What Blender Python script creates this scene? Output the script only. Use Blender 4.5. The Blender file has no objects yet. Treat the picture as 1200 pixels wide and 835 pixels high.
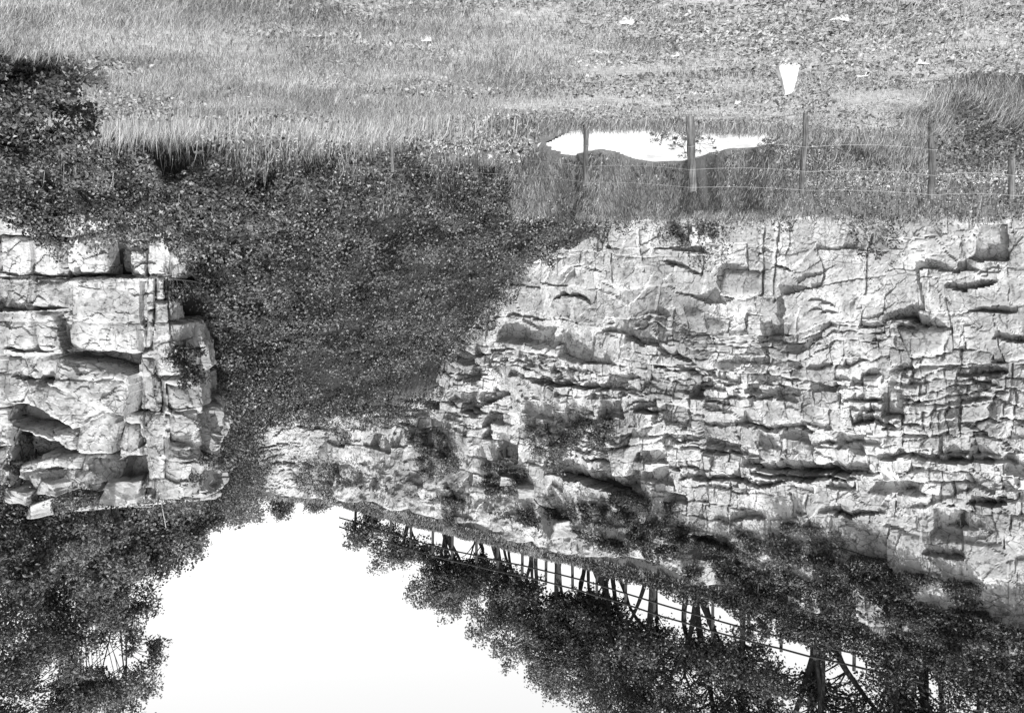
import bpy, math, random
import numpy as np
R = math.radians
np.seterr(over='ignore')
rng = np.random.default_rng(11)
random.seed(5)
sc = bpy.context.scene
COL = sc.collection
CAMH = 1.9
F0 = 1200.0      # focal length in photo pixels (photo is 1200 wide)

# ------------------------------------------------------------------ noise
def h2(ix, iy, s):
    a = (ix.astype(np.int64)*374761393 + iy.astype(np.int64)*668265263 + int(s)*1274126177) & 0xffffffff
    a = ((a ^ (a >> 13))*1274126177) & 0xffffffff
    a = ((a ^ (a >> 16))*2246822519) & 0xffffffff
    a = a ^ (a >> 15)
    return (a & 0xffffff)/float(0x1000000)
def vn(x, y, s=0):
    ix = np.floor(x); iy = np.floor(y); fx = x-ix; fy = y-iy
    fx = fx*fx*(3-2*fx); fy = fy*fy*(3-2*fy)
    a = h2(ix, iy, s); b = h2(ix+1, iy, s); c = h2(ix, iy+1, s); d = h2(ix+1, iy+1, s)
    return (a*(1-fx)+b*fx)*(1-fy)+(c*(1-fx)+d*fx)*fy - .5
def fbm(x, y, s=0, o=4, g=.5):
    r = 0; am = 1
    for k in range(o):
        r = r + am*vn(x*2**k+k*17.3, y*2**k-k*9.1, s+k); am *= g
    return r
def sst(a, b, x):
    t = np.clip((x-a)/(b-a), 0, 1); return t*t*(3-2*t)
def lerp(a, b, t): return a*(1-t)+b*t

# ------------------------------------------------------------------ mesh helpers
def tri_mesh(name, V, T, mat, parent=None, attr=None, quads=False, smooth=False):
    V = np.ascontiguousarray(V, dtype=np.float32); T = np.ascontiguousarray(T, dtype=np.int32)
    n = T.shape[1]
    me = bpy.data.meshes.new(name)
    me.vertices.add(len(V)); me.vertices.foreach_set('co', V.ravel())
    me.loops.add(T.size); me.loops.foreach_set('vertex_index', T.ravel())
    me.polygons.add(len(T)); me.polygons.foreach_set('loop_start', np.arange(0, T.size, n, dtype=np.int32))
    try: me.polygons.foreach_set('loop_total', np.full(len(T), n, dtype=np.int32))
    except Exception: pass
    if attr is not None:
        for k, a in attr.items():
            at = me.attributes.new(k, 'FLOAT', 'POINT'); at.data.foreach_set('value', np.ascontiguousarray(a, dtype=np.float32))
    me.update(calc_edges=True); me.validate()
    me.polygons.foreach_set('use_smooth', np.full(len(me.polygons), smooth))
    me.materials.append(mat)
    o = bpy.data.objects.new(name, me); COL.objects.link(o)
    if parent: o.parent = parent
    return o
def grid_faces(nu, nv):
    i = np.arange(nu-1)[:, None]*nv + np.arange(nv-1)[None, :]
    i = i.ravel(); return np.stack([i, i+nv, i+nv+1, i+1], 1)
def tag(o, label=None, cat=None, group=None, kind=None):
    if label: o['label'] = label
    if cat: o['category'] = cat
    if group: o['group'] = group
    if kind: o['kind'] = kind
    return o
def empty(name, loc):
    o = bpy.data.objects.new(name, None); COL.objects.link(o); o.location = loc; o.empty_display_size = .3
    return o
def tube(pts, rad, seg=7, cap=True):
    """tapered tube through pts"""
    pts = np.array(pts, float); rad = np.array(rad, float); n = len(pts)
    d = np.gradient(pts, axis=0); d /= np.linalg.norm(d, axis=1)[:, None]+1e-9
    V = []; 
    ref = np.array([.3, .9, .1]) if abs(d[0][1]) < .8 else np.array([1., 0, .2])
    for k in range(n):
        a = np.cross(d[k], ref); a /= np.linalg.norm(a)+1e-9; b = np.cross(d[k], a)
        th = np.arange(seg)/seg*2*math.pi
        V.append(pts[k]+rad[k]*(np.cos(th)[:, None]*a+np.sin(th)[:, None]*b))
    V = np.concatenate(V); T = []
    for k in range(n-1):
        for j in range(seg):
            a = k*seg+j; b = k*seg+(j+1) % seg; T += [(a, b, b+seg), (a, b+seg, a+seg)]
    if cap:
        V = np.vstack([V, pts[0], pts[-1]]); c0 = len(V)-2; c1 = c0+1
        for j in range(seg):
            T.append((c0, (j+1) % seg, j)); T.append((c1, (n-1)*seg+j, (n-1)*seg+(j+1) % seg))
    return V, np.array(T)
class Acc:
    def __init__(s): s.V = []; s.T = []; s.n = 0
    def add(s, V, T): s.V.append(V); s.T.append(np.array(T)+s.n); s.n += len(V)
    def get(s): return np.concatenate(s.V), np.concatenate(s.T)

# ------------------------------------------------------------------ materials (grey: the plate is monochrome)
def mat(name, v, rough=.8, var=None, noise=None, bump=None, trans=0, spec=.3, extra=None):
    """v: base value; var:(attr,lo,hi) multiplies; noise: list of (scale, lo, hi, detail)"""
    m = bpy.data.materials.new(name); m.use_nodes = True; nt = m.node_tree; N = nt.nodes; L = nt.links
    b = N['Principled BSDF']; b.inputs['Roughness'].default_value = rough
    b.inputs['Specular IOR Level'].default_value = spec
    cur = N.new('ShaderNodeValue'); cur.outputs[0].default_value = v; cur = cur.outputs[0]
    def mul(a, c):
        q = N.new('ShaderNodeMath'); q.operation = 'MULTIPLY'; L.new(a, q.inputs[0]); L.new(c, q.inputs[1]); return q.outputs[0]
    def rangef(src, a, b_, c, d):
        q = N.new('ShaderNodeMapRange'); L.new(src, q.inputs[0])
        for i, x in enumerate((a, b_, c, d)): q.inputs[i+1].default_value = x
        return q.outputs[0]
    tc = N.new('ShaderNodeTexCoord')
    if var:
        at = N.new('ShaderNodeAttribute'); at.attribute_name = var[0]
        cur = mul(cur, rangef(at.outputs['Fac'], 0, 1, var[1], var[2]))
    for nz in (noise or []):
        no = N.new('ShaderNodeTexNoise'); no.inputs['Scale'].default_value = nz[0]; no.inputs['Detail'].default_value = nz[3]
        src = tc.outputs['Object']
        if len(nz) > 6:
            mp = N.new('ShaderNodeMapping'); mp.inputs['Scale'].default_value = nz[6]; L.new(src, mp.inputs[0]); src = mp.outputs[0]
        L.new(src, no.inputs['Vector'])
        lo, hi = (nz[4], nz[5]) if len(nz) > 5 else (.3, .7)
        cur = mul(cur, rangef(no.outputs['Fac'], lo, hi, nz[1], nz[2]))
    cl = N.new('ShaderNodeClamp'); L.new(cur, cl.inputs[0]); cl.inputs['Max'].default_value = .85
    L.new(cl.outputs[0], b.inputs['Base Color'])
    if bump:
        no = N.new('ShaderNodeTexNoise'); no.inputs['Scale'].default_value = bump[0]; no.inputs['Detail'].default_value = 8
        no.inputs['Roughness'].default_value = .65
        L.new(tc.outputs['Object'], no.inputs['Vector'])
        bp = N.new('ShaderNodeBump'); bp.inputs['Strength'].default_value = bump[1]; bp.inputs['Distance'].default_value = bump[2]
        L.new(no.outputs['Fac'], bp.inputs['Height']); L.new(bp.outputs[0], b.inputs['Normal'])
    if trans:
        t = N.new('ShaderNodeBsdfTranslucent'); L.new(cl.outputs[0], t.inputs[0])
        mx = N.new('ShaderNodeMixShader'); mx.inputs[0].default_value = trans
        L.new(b.outputs[0], mx.inputs[1]); L.new(t.outputs[0], mx.inputs[2]); L.new(mx.outputs[0], N['Material Output'].inputs[0])
    return m
M = {}
M['rock'] = mat('limestone', .395, .9, ('tone', .45, 1.15), [(.5, .66, 1.12, 4, .35, .65), (2.2, .78, 1.1, 5), (1.0, .8, 1.08, 5, .38, .6, (1.6, 1.6, .35)), (14, .82, 1.1, 6), (7, .55, 1.0, 8, .36, .44)], (16, .45, .03))
def fractures(m, sets):
    nt = m.node_tree; N = nt.nodes; L = nt.links; b = N['Principled BSDF']; src = b.inputs['Base Color'].links[0].from_socket
    tc = N.new('ShaderNodeTexCoord')
    for sc_, stretch, wdt, dark, seedv in sets:
        mp = N.new('ShaderNodeMapping'); mp.inputs['Scale'].default_value = stretch; mp.inputs['Location'].default_value = (seedv, seedv, seedv)
        no = N.new('ShaderNodeTexNoise'); no.inputs['Scale'].default_value = 1.7; no.inputs['Detail'].default_value = 4
        ad = N.new('ShaderNodeMixRGB'); ad.blend_type = 'ADD'; ad.inputs[0].default_value = .35
        L.new(tc.outputs['Object'], mp.inputs[0]); L.new(tc.outputs['Object'], no.inputs['Vector']); L.new(mp.outputs[0], ad.inputs[1]); L.new(no.outputs['Color'], ad.inputs[2])
        vo = N.new('ShaderNodeTexVoronoi'); vo.feature = 'DISTANCE_TO_EDGE'; vo.inputs['Scale'].default_value = sc_; L.new(ad.outputs[0], vo.inputs['Vector'])
        gn = N.new('ShaderNodeTexNoise'); gn.inputs['Scale'].default_value = .8; gn.inputs['Detail'].default_value = 3; L.new(mp.outputs[0], gn.inputs['Vector'])
        gr = N.new('ShaderNodeMapRange'); L.new(gn.outputs['Fac'], gr.inputs[0])
        for i, x in enumerate((.48, .6, .0, 1.)): gr.inputs[i+1].default_value = x
        mr = N.new('ShaderNodeMapRange'); L.new(vo.outputs['Distance'], mr.inputs[0])
        for i, x in enumerate((0, wdt, dark, 0)): mr.inputs[i+1].default_value = x
        mu = N.new('ShaderNodeMath'); mu.operation = 'MULTIPLY'; L.new(gr.outputs[0], mu.inputs[0]); L.new(mr.outputs[0], mu.inputs[1])
        su = N.new('ShaderNodeMath'); su.operation = 'SUBTRACT'; su.inputs[0].default_value = 1; L.new(mu.outputs[0], su.inputs[1])
        mm = N.new('ShaderNodeMath'); mm.operation = 'MULTIPLY'; L.new(src, mm.inputs[0]); L.new(su.outputs[0], mm.inputs[1]); src = mm.outputs[0]
    L.new(src, b.inputs['Base Color'])
fractures(M['rock'], [(1.5, (.8, .8, 2.0), .035, .8, 0), (3.2, (1.2, 1.2, 1.6), .05, .75, 7)])
M['boulder'] = mat('loose_limestone', .29, .9, None, [(1.5, .75, 1.1, 4), (9, .75, 1.1, 6)], (8, .6, .06))
M['whitestone'] = mat('whitewashed_stone', .58, .85, None, [(9, .75, 1.05, 5), (30, .8, 1.1, 5)], (14, .4, .02))
M['ground'] = mat('turf_soil', .28, .95, ('tone', .0, 1.0), [(.7, .75, 1.1, 4), (9, .6, 1.15, 8), (50, .7, 1.2, 4)], (30, .5, .03))
M['track'] = mat('limestone_dust', .44, .95, None, [(.5, .85, 1.05, 4), (2.5, .72, 1.05, 6, .3, .5, (1, .5, 1)), (25, .8, 1.05, 5)], (12, .5, .04))
M['grass'] = mat('dry_grass', .36, .6, ('var', .3, 1.45), [(.35, .8, 1.15, 3)], None, .3)
M['turf'] = mat('grazed_turf', .265, .6, ('var', .2, 1.6), [(.45, .6, 1.2, 4), (3, .75, 1.15, 3)], None, .25)
M['tall'] = mat('tall_dry_grass', .38, .6, ('var', .3, 1.4), None, None, .3)
M['weed'] = mat('bank_weeds', .16, .6, ('var', .2, 2.1), [(.6, .65, 1.3, 3)], None, .25)
M['flower'] = mat('seed_heads', .6, .8, ('var', .6, 1.1), None, None, .2)
M['ivy'] = mat('ivy_leaf', .029, .45, ('var', .12, 2.1), [(.5, .75, 1.25, 3)], None, .15, .5)
M['bramble'] = mat('bramble_leaf', .055, .45, ('var', .4, 1.8), None, None, .15, .5)
M['leaf'] = mat('tree_leaf', .10, .5, ('var', .45, 1.6), None, None, .3, .4)
M['leafdark'] = mat('dark_shrub_leaf', .042, .5, ('var', .5, 1.6), None, None, .2, .4)
M['leaflight'] = mat('pale_shrub_leaf', .12, .5, ('var', .5, 1.6), None, None, .25, .4)
M['bark'] = mat('bark', .035, .95, None, [(12, .6, 1.3, 6)], (20, .8, .03))
M['twig'] = mat('dry_twig', .28, .9)
M['post'] = mat('weathered_post', .10, .9, None, [(6, .35, 1.5, 6, .35, .65, (6, 6, .5)), (3, .6, 1.3, 4)], (30, .6, .01))
M['rail'] = mat('rail_timber', .035, .9, None, [(6, .7, 1.2, 6)], (30, .5, .01))  # near-black base colour includes the tree shade over the fence
M['wire'] = mat('galvanised_wire', .26, .5)

# ------------------------------------------------------------------ plan of the quarry (camera at the origin looking along +y)
DA = np.array([.7765, .6301]); NA = np.array([.6301, -.7765]); PA = np.array([-11.4, 36.0])
def Ff(x, y): return (x-PA[0])*NA[0]+(y-PA[1])*NA[1]     # metres in front of the cliff-top fence line
TZ = 2.52*1200
def _edge(pts):
    P = sorted([((600-px)/1200*TZ/(275-py), TZ/(275-py)) for px, py in pts]); return np.array(P).T
FE = _edge([(636, 166), (645, 174), (657, 179), (675, 181), (690, 176), (705, 173.5), (720, 177), (740, 184.5), (760, 188), (800, 187.5), (818, 184), (840, 177), (858, 172.5), (880, 172), (905, 171), (915, 165)])
NE = _edge([(636, 166), (650, 160), (668, 152), (700, 149), (760, 147), (800, 150), (850, 153), (905, 155), (915, 165)])
def far_edge(x): return np.interp(x, FE[0], FE[1])
def near_edge(x): return np.interp(x, NE[0], NE[1])
def side_x(y): return 8.3+(y-27.0)*.185                    # flank of the near cliff
def terrain(x, y):
    x = np.asarray(x, float); y = np.asarray(y, float)
    f = Ff(x, y)
    z = -.09*np.clip(x+6, 0, 14)*sst(14, 24, y) + .12*sst(-4, -9, x)
    z = z + .05*fbm(x*.5, y*.5, 3, 3)
    # hollow with the bare track
    yf = far_edge(x); inx = sst(-8.6, -7.4, x)*sst(.4, -.8, x)
    m = inx*sst(19, 22.5, y)*sst(40, 37, y)
    z = lerp(z, -.62, m)
    # bank at the foot of the long cliff
    zb = 1.25 - .62*np.clip(f-3.6, 0, 99) + .22*fbm(x*.6, y*.6, 7, 3)
    zt = -.62+np.clip((y-yf)*1.2, 0, 1.75)+.10*fbm(x*1.5, y*1.5, 8, 3)*sst(0, .4, y-yf)
    z = np.where(inx > .02, lerp(np.maximum(z, zb), np.maximum(z, zt), sst(.02, .5, inx)), np.maximum(z, zb))
    # ivy talus in the corner
    zi = -15.5+.622*x+.498*y
    zi = zi - 1.5*sst(8, 3, f)*sst(1.8, 4.2, zi)*sst(9.5, 8.2, zi)
    zi = np.minimum(zi, 9.1+.18*(y-45)+.25*fbm(x*.5, y*.5, 9, 2))
    lim = .62+(y-25.6)*.55
    zi = lerp(zi, np.minimum(zi, lim), sst(7.2, 9.2, x)*sst(28.5, 27, y))
    zi = zi + .5*fbm(x*.35, y*.35, 12, 3)*sst(0, 3, zi)
    zi = np.where(f < -.5, np.minimum(zi, 14), zi)
    k = np.clip(.5+.5*(zi-z)/.6, 0, 1); z = lerp(z, zi, k)+.6*k*(1-k)*.5
    # tops
    top = 15.8-1.0*sst(-.1, 1.25, f)+.12*fbm(x*.8, y*.8, 15, 3)
    z = np.where(f < 1.0, top, z)
    bx = ((x-4.6)*-.3296+(y-47.2)*.9441 > 3.5) & (x > 4) & (f < 6)
    z = np.where(bx, 15.6+.1*fbm(x*.8, y*.8, 15, 3), z)
    ct = 8.9+(np.clip(y, 27, 60)-28.5)*.30+.35*fbm(x*.5, y*.5, 19, 3)
    inC = (x > side_x(y)+1.3+1.8*sst(33, 30, y)) & (y > 30.8)
    z = np.where(inC, np.where(bx, np.minimum(z, np.maximum(ct, 15.3)), ct), z)
    return z
def PX(px, py):     # photo pixel -> ray (dx, 1, dz); the camera is rolled half a turn
    return ((600-px)/F0, (py-275.0)/F0)     # x/Y, (z-CAMH)/Y
def on_line(px, f):   # plan position on the line f metres in front of the fence line
    a = (600-px)/F0
    # (a*Y-PA0)*NA0 + (Y-PA1)*NA1 = f
    Y = (f+PA[0]*NA[0]+PA[1]*NA[1])/(a*NA[0]+NA[1]); return a*Y, Y
def vis(x, y, pad=60):
    px = 600-F0*x/y; return (px > -pad) & (px < 1200+pad)

# ------------------------------------------------------------------ ground sheet
def axis(lo, hi, step, far):
    c = np.arange(lo, hi+1e-6, step); o = []; d = step
    p = hi
    while p < far: d *= 1.35; p += d; o.append(p)
    q = []; d = step; p = lo
    while p > -far: d *= 1.35; p -= d; q.append(p)
    return np.array(q[::-1]+list(c)+o)
gx = axis(-24, 22, .18, 500); gy = axis(3, 58, .18, 500)
X, Y = np.meshgrid(gx, gy, indexing='ij'); Z = terrain(X, Y)
Z = Z + .03*fbm(X*2.2, Y*2.2, 33, 3)
fx = Ff(X, Y)
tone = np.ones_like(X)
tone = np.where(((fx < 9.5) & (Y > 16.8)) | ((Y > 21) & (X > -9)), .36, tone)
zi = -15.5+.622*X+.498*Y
tone = np.where((zi > -.1) | ((X > 7) & (Y > 20)), .07, tone)  # ground under the ivy darkened to stand for the shade in its hollows
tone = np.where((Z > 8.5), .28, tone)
o = tri_mesh('ground', np.stack([X, Y, Z], 2).reshape(-1, 3), grid_faces(len(gx), len(gy)), M['ground'], attr={'tone': tone.ravel()}, smooth=True)
tag(o, kind='structure')
# bare white track in the hollow
tx = np.arange(-8.5, 0, .06); ty = np.arange(21, 36, .06)
X, Y = np.meshgrid(tx, ty, indexing='ij')
Z = terrain(X, Y)+.035+.02*fbm(X*2, Y*2, 41, 3)
inside = (X > FE[0][0]) & (X < FE[0][-1]) & (Y < far_edge(X)+.05*fbm(X*3, Y*0, 43, 3)) & (Y > near_edge(X)+.9*fbm(X*1.3, Y*0+3, 44, 4))
Fc = grid_faces(len(tx), len(ty)); ok = inside.ravel()[Fc].all(1)
Fc = Fc[ok]; used = np.unique(Fc); rem = np.full(X.size, -1); rem[used] = np.arange(len(used))
V = np.stack([X, Y, Z], 2).reshape(-1, 3)[used]
tag(tri_mesh('gravel_track', V, rem[Fc], M['track'], smooth=True), kind='structure')
def track_mask(x, y): return (x > FE[0][0]) & (x < FE[0][-1]) & (y < far_edge(x)) & (y > near_edge(x)+.2)

# ------------------------------------------------------------------ rock walls
def beds_from(th):      # th: function z -> (min, max) thickness
    z = -3.; out = [z]; r = np.random.default_rng(77)
    while z < 20:
        a, b = th(z); z += r.uniform(a, b); out.append(z)
    return np.array(out)
def masonry(t, z, beds, jw, seed):
    i = np.clip(np.searchsorted(beds, z)-1, 0, len(beds)-2)
    w = jw(beds[i])*(.7+.9*h2(i, i*0+3, seed)); tt = t/w+h2(i, i*0, seed)*7
    k = np.floor(tt)
    def edge(k): return k+.7*(h2(i, k, seed+1)-.5)
    k = np.where(tt < edge(k), k-1, k); k = np.where(tt > edge(k+1), k+1, k)
    a = edge(k); b = edge(k+1); dj = np.minimum(tt-a, b-tt)*w
    db = np.minimum(z-beds[i], beds[i+1]-z)
    return i, k, db, dj, (tt-(a+b)/2)*w, z-(beds[i]+beds[i+1])/2
def facets(t, z, s, seed, amp):
    x = t/s; y = z/s; ix = np.floor(x); iy = np.floor(y); best = np.full(x.shape, 9.); out = np.zeros_like(x)
    for dx in (-1, 0, 1):
        for dy in (-1, 0, 1):
            cx = ix+dx; cy = iy+dy; qx = cx+h2(cx, cy, seed); qy = cy+h2(cx, cy, seed+1)
            d = (x-qx)**2+(y-qy)**2
            v = (x-qx)*(h2(cx, cy, seed+2)-.5)*2+(y-qy)*(h2(cx, cy, seed+3)-.5)*2+(h2(cx, cy, seed+4)-.5)*.8
            m = d < best; best = np.where(m, d, best); out = np.where(m, v, out)
    return out*amp
def seg_dist(t, z, a, b):
    ax, az = a; bx, bz = b; L2 = (bx-ax)**2+(bz-az)**2+1e-9
    u = np.clip(((t-ax)*(bx-ax)+(z-az)*(bz-az))/L2, 0, 1)
    return np.hypot(t-ax-u*(bx-ax), z-az-u*(bz-az))
def poly_block(d, t, z, poly, off, tt=0, tz=0, crack=.12, w=.05, keep=.12):
    P = np.array(poly); ins = np.zeros(t.shape, bool); dist = np.full(t.shape, 1e9)
    tw = t+.07*fbm(t*2, z*2, 5, 3); zw = z+.07*fbm(t*2, z*2, 8, 3)
    for k in range(len(P)):
        a = P[k]; b = P[(k+1) % len(P)]
        c = ((a[1] > zw) != (b[1] > zw)) & (tw < (b[0]-a[0])*(zw-a[1])/(b[1]-a[1]+1e-12)+a[0])
        ins ^= c; dist = np.minimum(dist, seg_dist(tw, zw, a, b))
    c = P.mean(0)
    val = off+tt*(t-c[0])+tz*(z-c[1])
    edge = -.12*np.exp(-(dist/.12)**2)*np.sign(max(off, .01))*.5
    d = np.where(ins, d*keep+val+edge, d)
    return d-crack*np.exp(-(dist/w)**2)*sst(-.3, .15, fbm(t*1.3, z*1.3, 19, 3))
def stroke(d, t, z, pts, depth, fade, up=.25, ragged=.12):
    P = np.array(sorted(pts)); zc = np.interp(t, P[:, 0], P[:, 1])+ragged*.8*fbm(t*1.7, t*0+3, 61, 4)+ragged*1.1*(h2(np.floor(t/.55), t*0+1, 62)-.5)
    L = P[-1, 0]-P[0, 0]; q = (t-P[0, 0])/L
    sf = .45+.9*h2(np.floor(t/.42+.4*np.sin(t*3)), t*0+np.floor(P[0, 0]), 63); e = sf*np.where((q > 0) & (q < 1), np.clip(4*q*(1-q), 0, 1)**.6, 0)
    dz = zc-z; fd = fade*(.6+.9*(fbm(t*1.1, t*0, 67, 3)+.5))
    rec = np.where(dz > 0, -depth*np.exp(-np.clip(dz, 0, 50)/fd), up*depth*np.exp(-np.clip(-dz, 0, 50)/(fade*1.5)))
    return d+rec*e
def build_wall(name, P2, N2, L, H, base_z, res, batter, dispf, tonef, roll=1.2):
    """P2(t)->plan base, N2(t)->outward unit, H(t)->top z"""
    t = np.arange(0, L, res); ns = int((max(H(t))-base_z)/res)
    T_, S = np.meshgrid(t, np.linspace(0, 1, ns), indexing='ij')
    Zz = base_z+S*(H(T_)-base_z)
    p = P2(T_); n = N2(T_)
    d = dispf(T_, Zz)-batter(T_, Zz)
    # roll the top edge back into the hill
    back = np.where(S > .985, (S-.985)/.015*roll, 0)
    V = np.stack([p[0]+n[0]*(d-back), p[1]+n[1]*(d-back), Zz+.05*fbm(T_*3, Zz*3, 4, 3)], 2).reshape(-1, 3)
    o = tri_mesh(name, V, grid_faces(len(t), ns), M['rock'], attr={'tone': np.clip(tonef(T_, Zz), 0, 1.2).ravel()})
    return tag(o, kind='structure')

# --- the long cliff (right-hand half of the photo)
A0 = PA+NA*3.3-DA*15.5      # start of the base line
HA = 14.9
def A_batter(t, z): return 2.1*z/HA
def A_px(px, py):            # photo pixel -> (t, z) on the nominal face
    a, c = PX(px, py)
    # f(x,y) = 3.3 - 2.1*z/HA ; x=aY, y=Y, z=CAMH+cY
    Yv = (3.3-2.1*CAMH/HA+PA[0]*NA[0]+PA[1]*NA[1])/(a*NA[0]+NA[1]+2.1*c/HA)
    x = a*Yv; y = Yv; return ((x-A0[0])*DA[0]+(y-A0[1])*DA[1], CAMH+c*Yv)
bedsA = beds_from(lambda z: (.9, 1.8) if z < 5.2 else ((.3, .85) if z < 11 else (.6, 1.3)))
strokesA = [
 ([(690, 392), (730, 390), (780, 408), (850, 445)], .45, .25), ([(776, 306), (800, 316), (822, 322)], .5, .18), ([(842, 347), (862, 352), (882, 345)], .5, .4),
 ([(650, 352), (675, 347), (692, 357)], .45, .15), ([(575, 372), (620, 375), (670, 380)], .3, .12),
 ([(600, 440), (640, 452), (700, 458), (750, 458)], .45, .18), ([(540, 475), (560, 480), (600, 462)], .8, .35), ([(540, 483), (585, 485)], .6, .2),
 ([(870, 545), (900, 552), (950, 556), (1030, 556)], .9, .28), ([(880, 555), (940, 562), (1010, 562)], .6, .2), ([(1000, 500), (1030, 492), (1060, 500)], .5, .15),
 ([(1030, 535), (1080, 540), (1130, 540), (1190, 548)], .6, .2), ([(905, 312), (930, 318)], .4, .12), ([(950, 352), (980, 358)], .35, .12), ([(950, 364), (985, 366)], .3, .1),
 ([(1045, 378), (1065, 378), (1090, 386)], .7, .3), ([(1105, 335), (1130, 340), (1165, 335)], .5, .22), ([(1130, 303), (1160, 308), (1182, 306)], .5, .25), ([(1130, 366), (1170, 370), (1190, 368)], .35, .12),
 ([(1160, 400), (1200, 404)], .5, .2), ([(1120, 440), (1180, 442)], .45, .18), ([(1000, 450), (1035, 454)], .5, .4), ([(985, 470), (1090, 472)], .45, .18), ([(1040, 488), (1060, 490)], .5, .35),
 ([(640, 555), (700, 570), (760, 590)], 1.0, .45), ([(800, 560), (850, 562), (890, 570), (940, 560)], .55, .22), ([(740, 480), (780, 486)], .5, .2), ([(800, 525), (900, 540)], .35, .15),
 ([(620, 505), (690, 520)], .4, .2), ([(1050, 580), (1075, 584)], .5, .15), ([(1130, 590), (1180, 596)], .5, .2), ([(860, 610), (900, 605)], .5, .3), ([(680, 540), (720, 545)], .4, .15),
 ([(960, 600), (1000, 606), (1040, 600)], .4, .2), ([(1100, 620), (1150, 622)], .4, .2), ([(1080, 650), (1130, 655)], .5, .25),
 ([(760, 432), (840, 440)], .35, .14), ([(840, 470), (940, 462)], .3, .12), ([(860, 500), (960, 505)], .4, .15), ([(760, 515), (840, 520)], .3, .12), ([(960, 520), (1040, 522)], .35, .12)]
def smoothstep_amp(z, a, b, lo, hi): return lerp(lo, hi, sst(a, b, z))
def A_disp(t, z):
    tw = t+.35*fbm(t*.5, z*.5, 21, 3)+.12*fbm(t*2.5, z*2.5, 25, 3); dip = .05*np.sin(t*.25)*3
    zw = z+dip+1.0*fbm(t*.16, z*.22, 22, 3)+.16*fbm(t*.9, z*1.2, 24, 3)
    zone = np.floor((t+1.5*fbm(t*.2, z*.25, 26, 2))/3.3); zw = zw+.8*(h2(zone, zone*0+np.floor((z+1.2*fbm(t*.3, z*.2, 27, 2))/2.6), 28)-.5)
    i, k, db, dj, lt, lz = masonry(tw, zw, bedsA, lambda b: np.where(b < 5.2, 2.6, np.where(b < 11, .9, 1.9)), 5)
    mid = sst(4.6, 6, z)*sst(12, 10.5, z)
    a = .08+.095*mid+.12*sst(11, 12.5, z)
    r = h2(i, k, 9); d = (r-.5)*a*1.6+(h2(i, i*0, 10)-.5)*a*.8
    d += lt*(h2(i, k, 11)-.5)*(.16+.42*mid)+lz*(h2(i, k, 12)-.35)*(.2+.12*mid)
    d -= np.where(h2(i, k, 13) < .05+.05*mid, .35, 0)*sst(0, .1, np.minimum(db, dj))
    cs = (h2(i, (k/3).astype(int)*1., 14) > (.45-.3*mid))*1.; cj = (h2(i, k, 15) > (.45-.3*mid))*1.
    rag = np.exp(-(db/.05)**2)*cs; ragj = np.exp(-(dj/.04)**2)*cj
    d -= .20*rag*(.1+1.*h2(i, k, 16))*(.30+.7*mid)*sst(-.25, .1, fbm(t*.5, z*.8, 17, 3))+.16*ragj*(.5+.5*mid)
    # second generation of breakage
    i2, k2, db2, dj2, lt2, lz2 = masonry(tw*1.0+3, zw*1.7+.8*fbm(t*.7, z*.7, 29, 3), bedsA*1.15+1, lambda b: b*0+.75, 45)
    act = sst(-.05, .2, fbm(t*.25, z*.35, 35, 3)+.24*mid-.12)
    d += act*((h2(i2, k2, 46)-.5)*.13+lt2*(h2(i2, k2, 47)-.5)*.4+lz2*(h2(i2, k2, 48)-.5)*.3-.10*np.exp(-(dj2/.03)**2)-.11*np.exp(-(db2/.035)**2))
    d += facets(tw, zw, 1.3, 51, .07+.05*mid)+facets(tw*.8, zw, .5, 55, .028+.02*mid)+facets(t, z, .2, 57, .012)
    d += .55*fbm(t*.12, z*.14, 31, 3)+.09*fbm(t*.6, z*.6, 30, 3)+.014*fbm(t*5, z*5, 32, 3)
    A_disp.tone = (h2(i, k, 18)-.5)*(.10+.22*mid)-.16*(h2(i2, k2, 49) > .82)*act
    up = sst(11.5, 13.5, z); d += up*(.5*fbm(t*.5, z*.9, 37, 4)+.12*fbm(t*3, z*3, 38, 3))
    for pts, dep, fade in strokesA: d = stroke(d, t, z, [A_px(*p) for p in pts], dep*(.7 if pts[0][1] < 400 else 1), fade)
    # the smooth pale block and the deep hole beside the frame edge
    pb = lambda L, *a, **k: poly_block(d, t, z, [A_px(*p) for p in L], *a, **k)
    d = pb([(1052, 384), (1110, 384), (1112, 410), (1095, 418), (1065, 418)], .22, 0, .1)
    d = pb([(1142, 262), (1180, 262), (1178, 306), (1136, 304)], -.45, 0, .1, crack=.02)
    d = pb([(848, 316), (896, 316), (892, 345), (866, 350), (845, 345)], .12, .1, .2, crack=.06)
    for L in [[(822, 268), (823, 300), (820, 322)], [(912, 262), (910, 300), (905, 352)], [(1018, 275), (1013, 300), (1012, 345)], [(896, 265), (893, 345)], [(752, 270), (755, 318)], [(1105, 350), (1110, 390), (1104, 420)], [(715, 275), (718, 306)], [(790, 362), (792, 400)]]:
        L = [A_px(*p) for p in L]
        for a, b in zip(L[:-1], L[1:]): d -= .16*np.exp(-(seg_dist(t+.08*fbm(t*2, z*2, 5, 3), z, a, b)/.04)**2)
    d = pb([(1010, 440), (1033, 440), (1033, 468), (1010, 468)], .1); d = pb([(1034, 455), (1058, 456), (1058, 490), (1034, 488)], -.3)
    d = pb([(715, 525), (742, 523), (738, 555), (722, 556)], .4, 0, .15)
    return d
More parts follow.
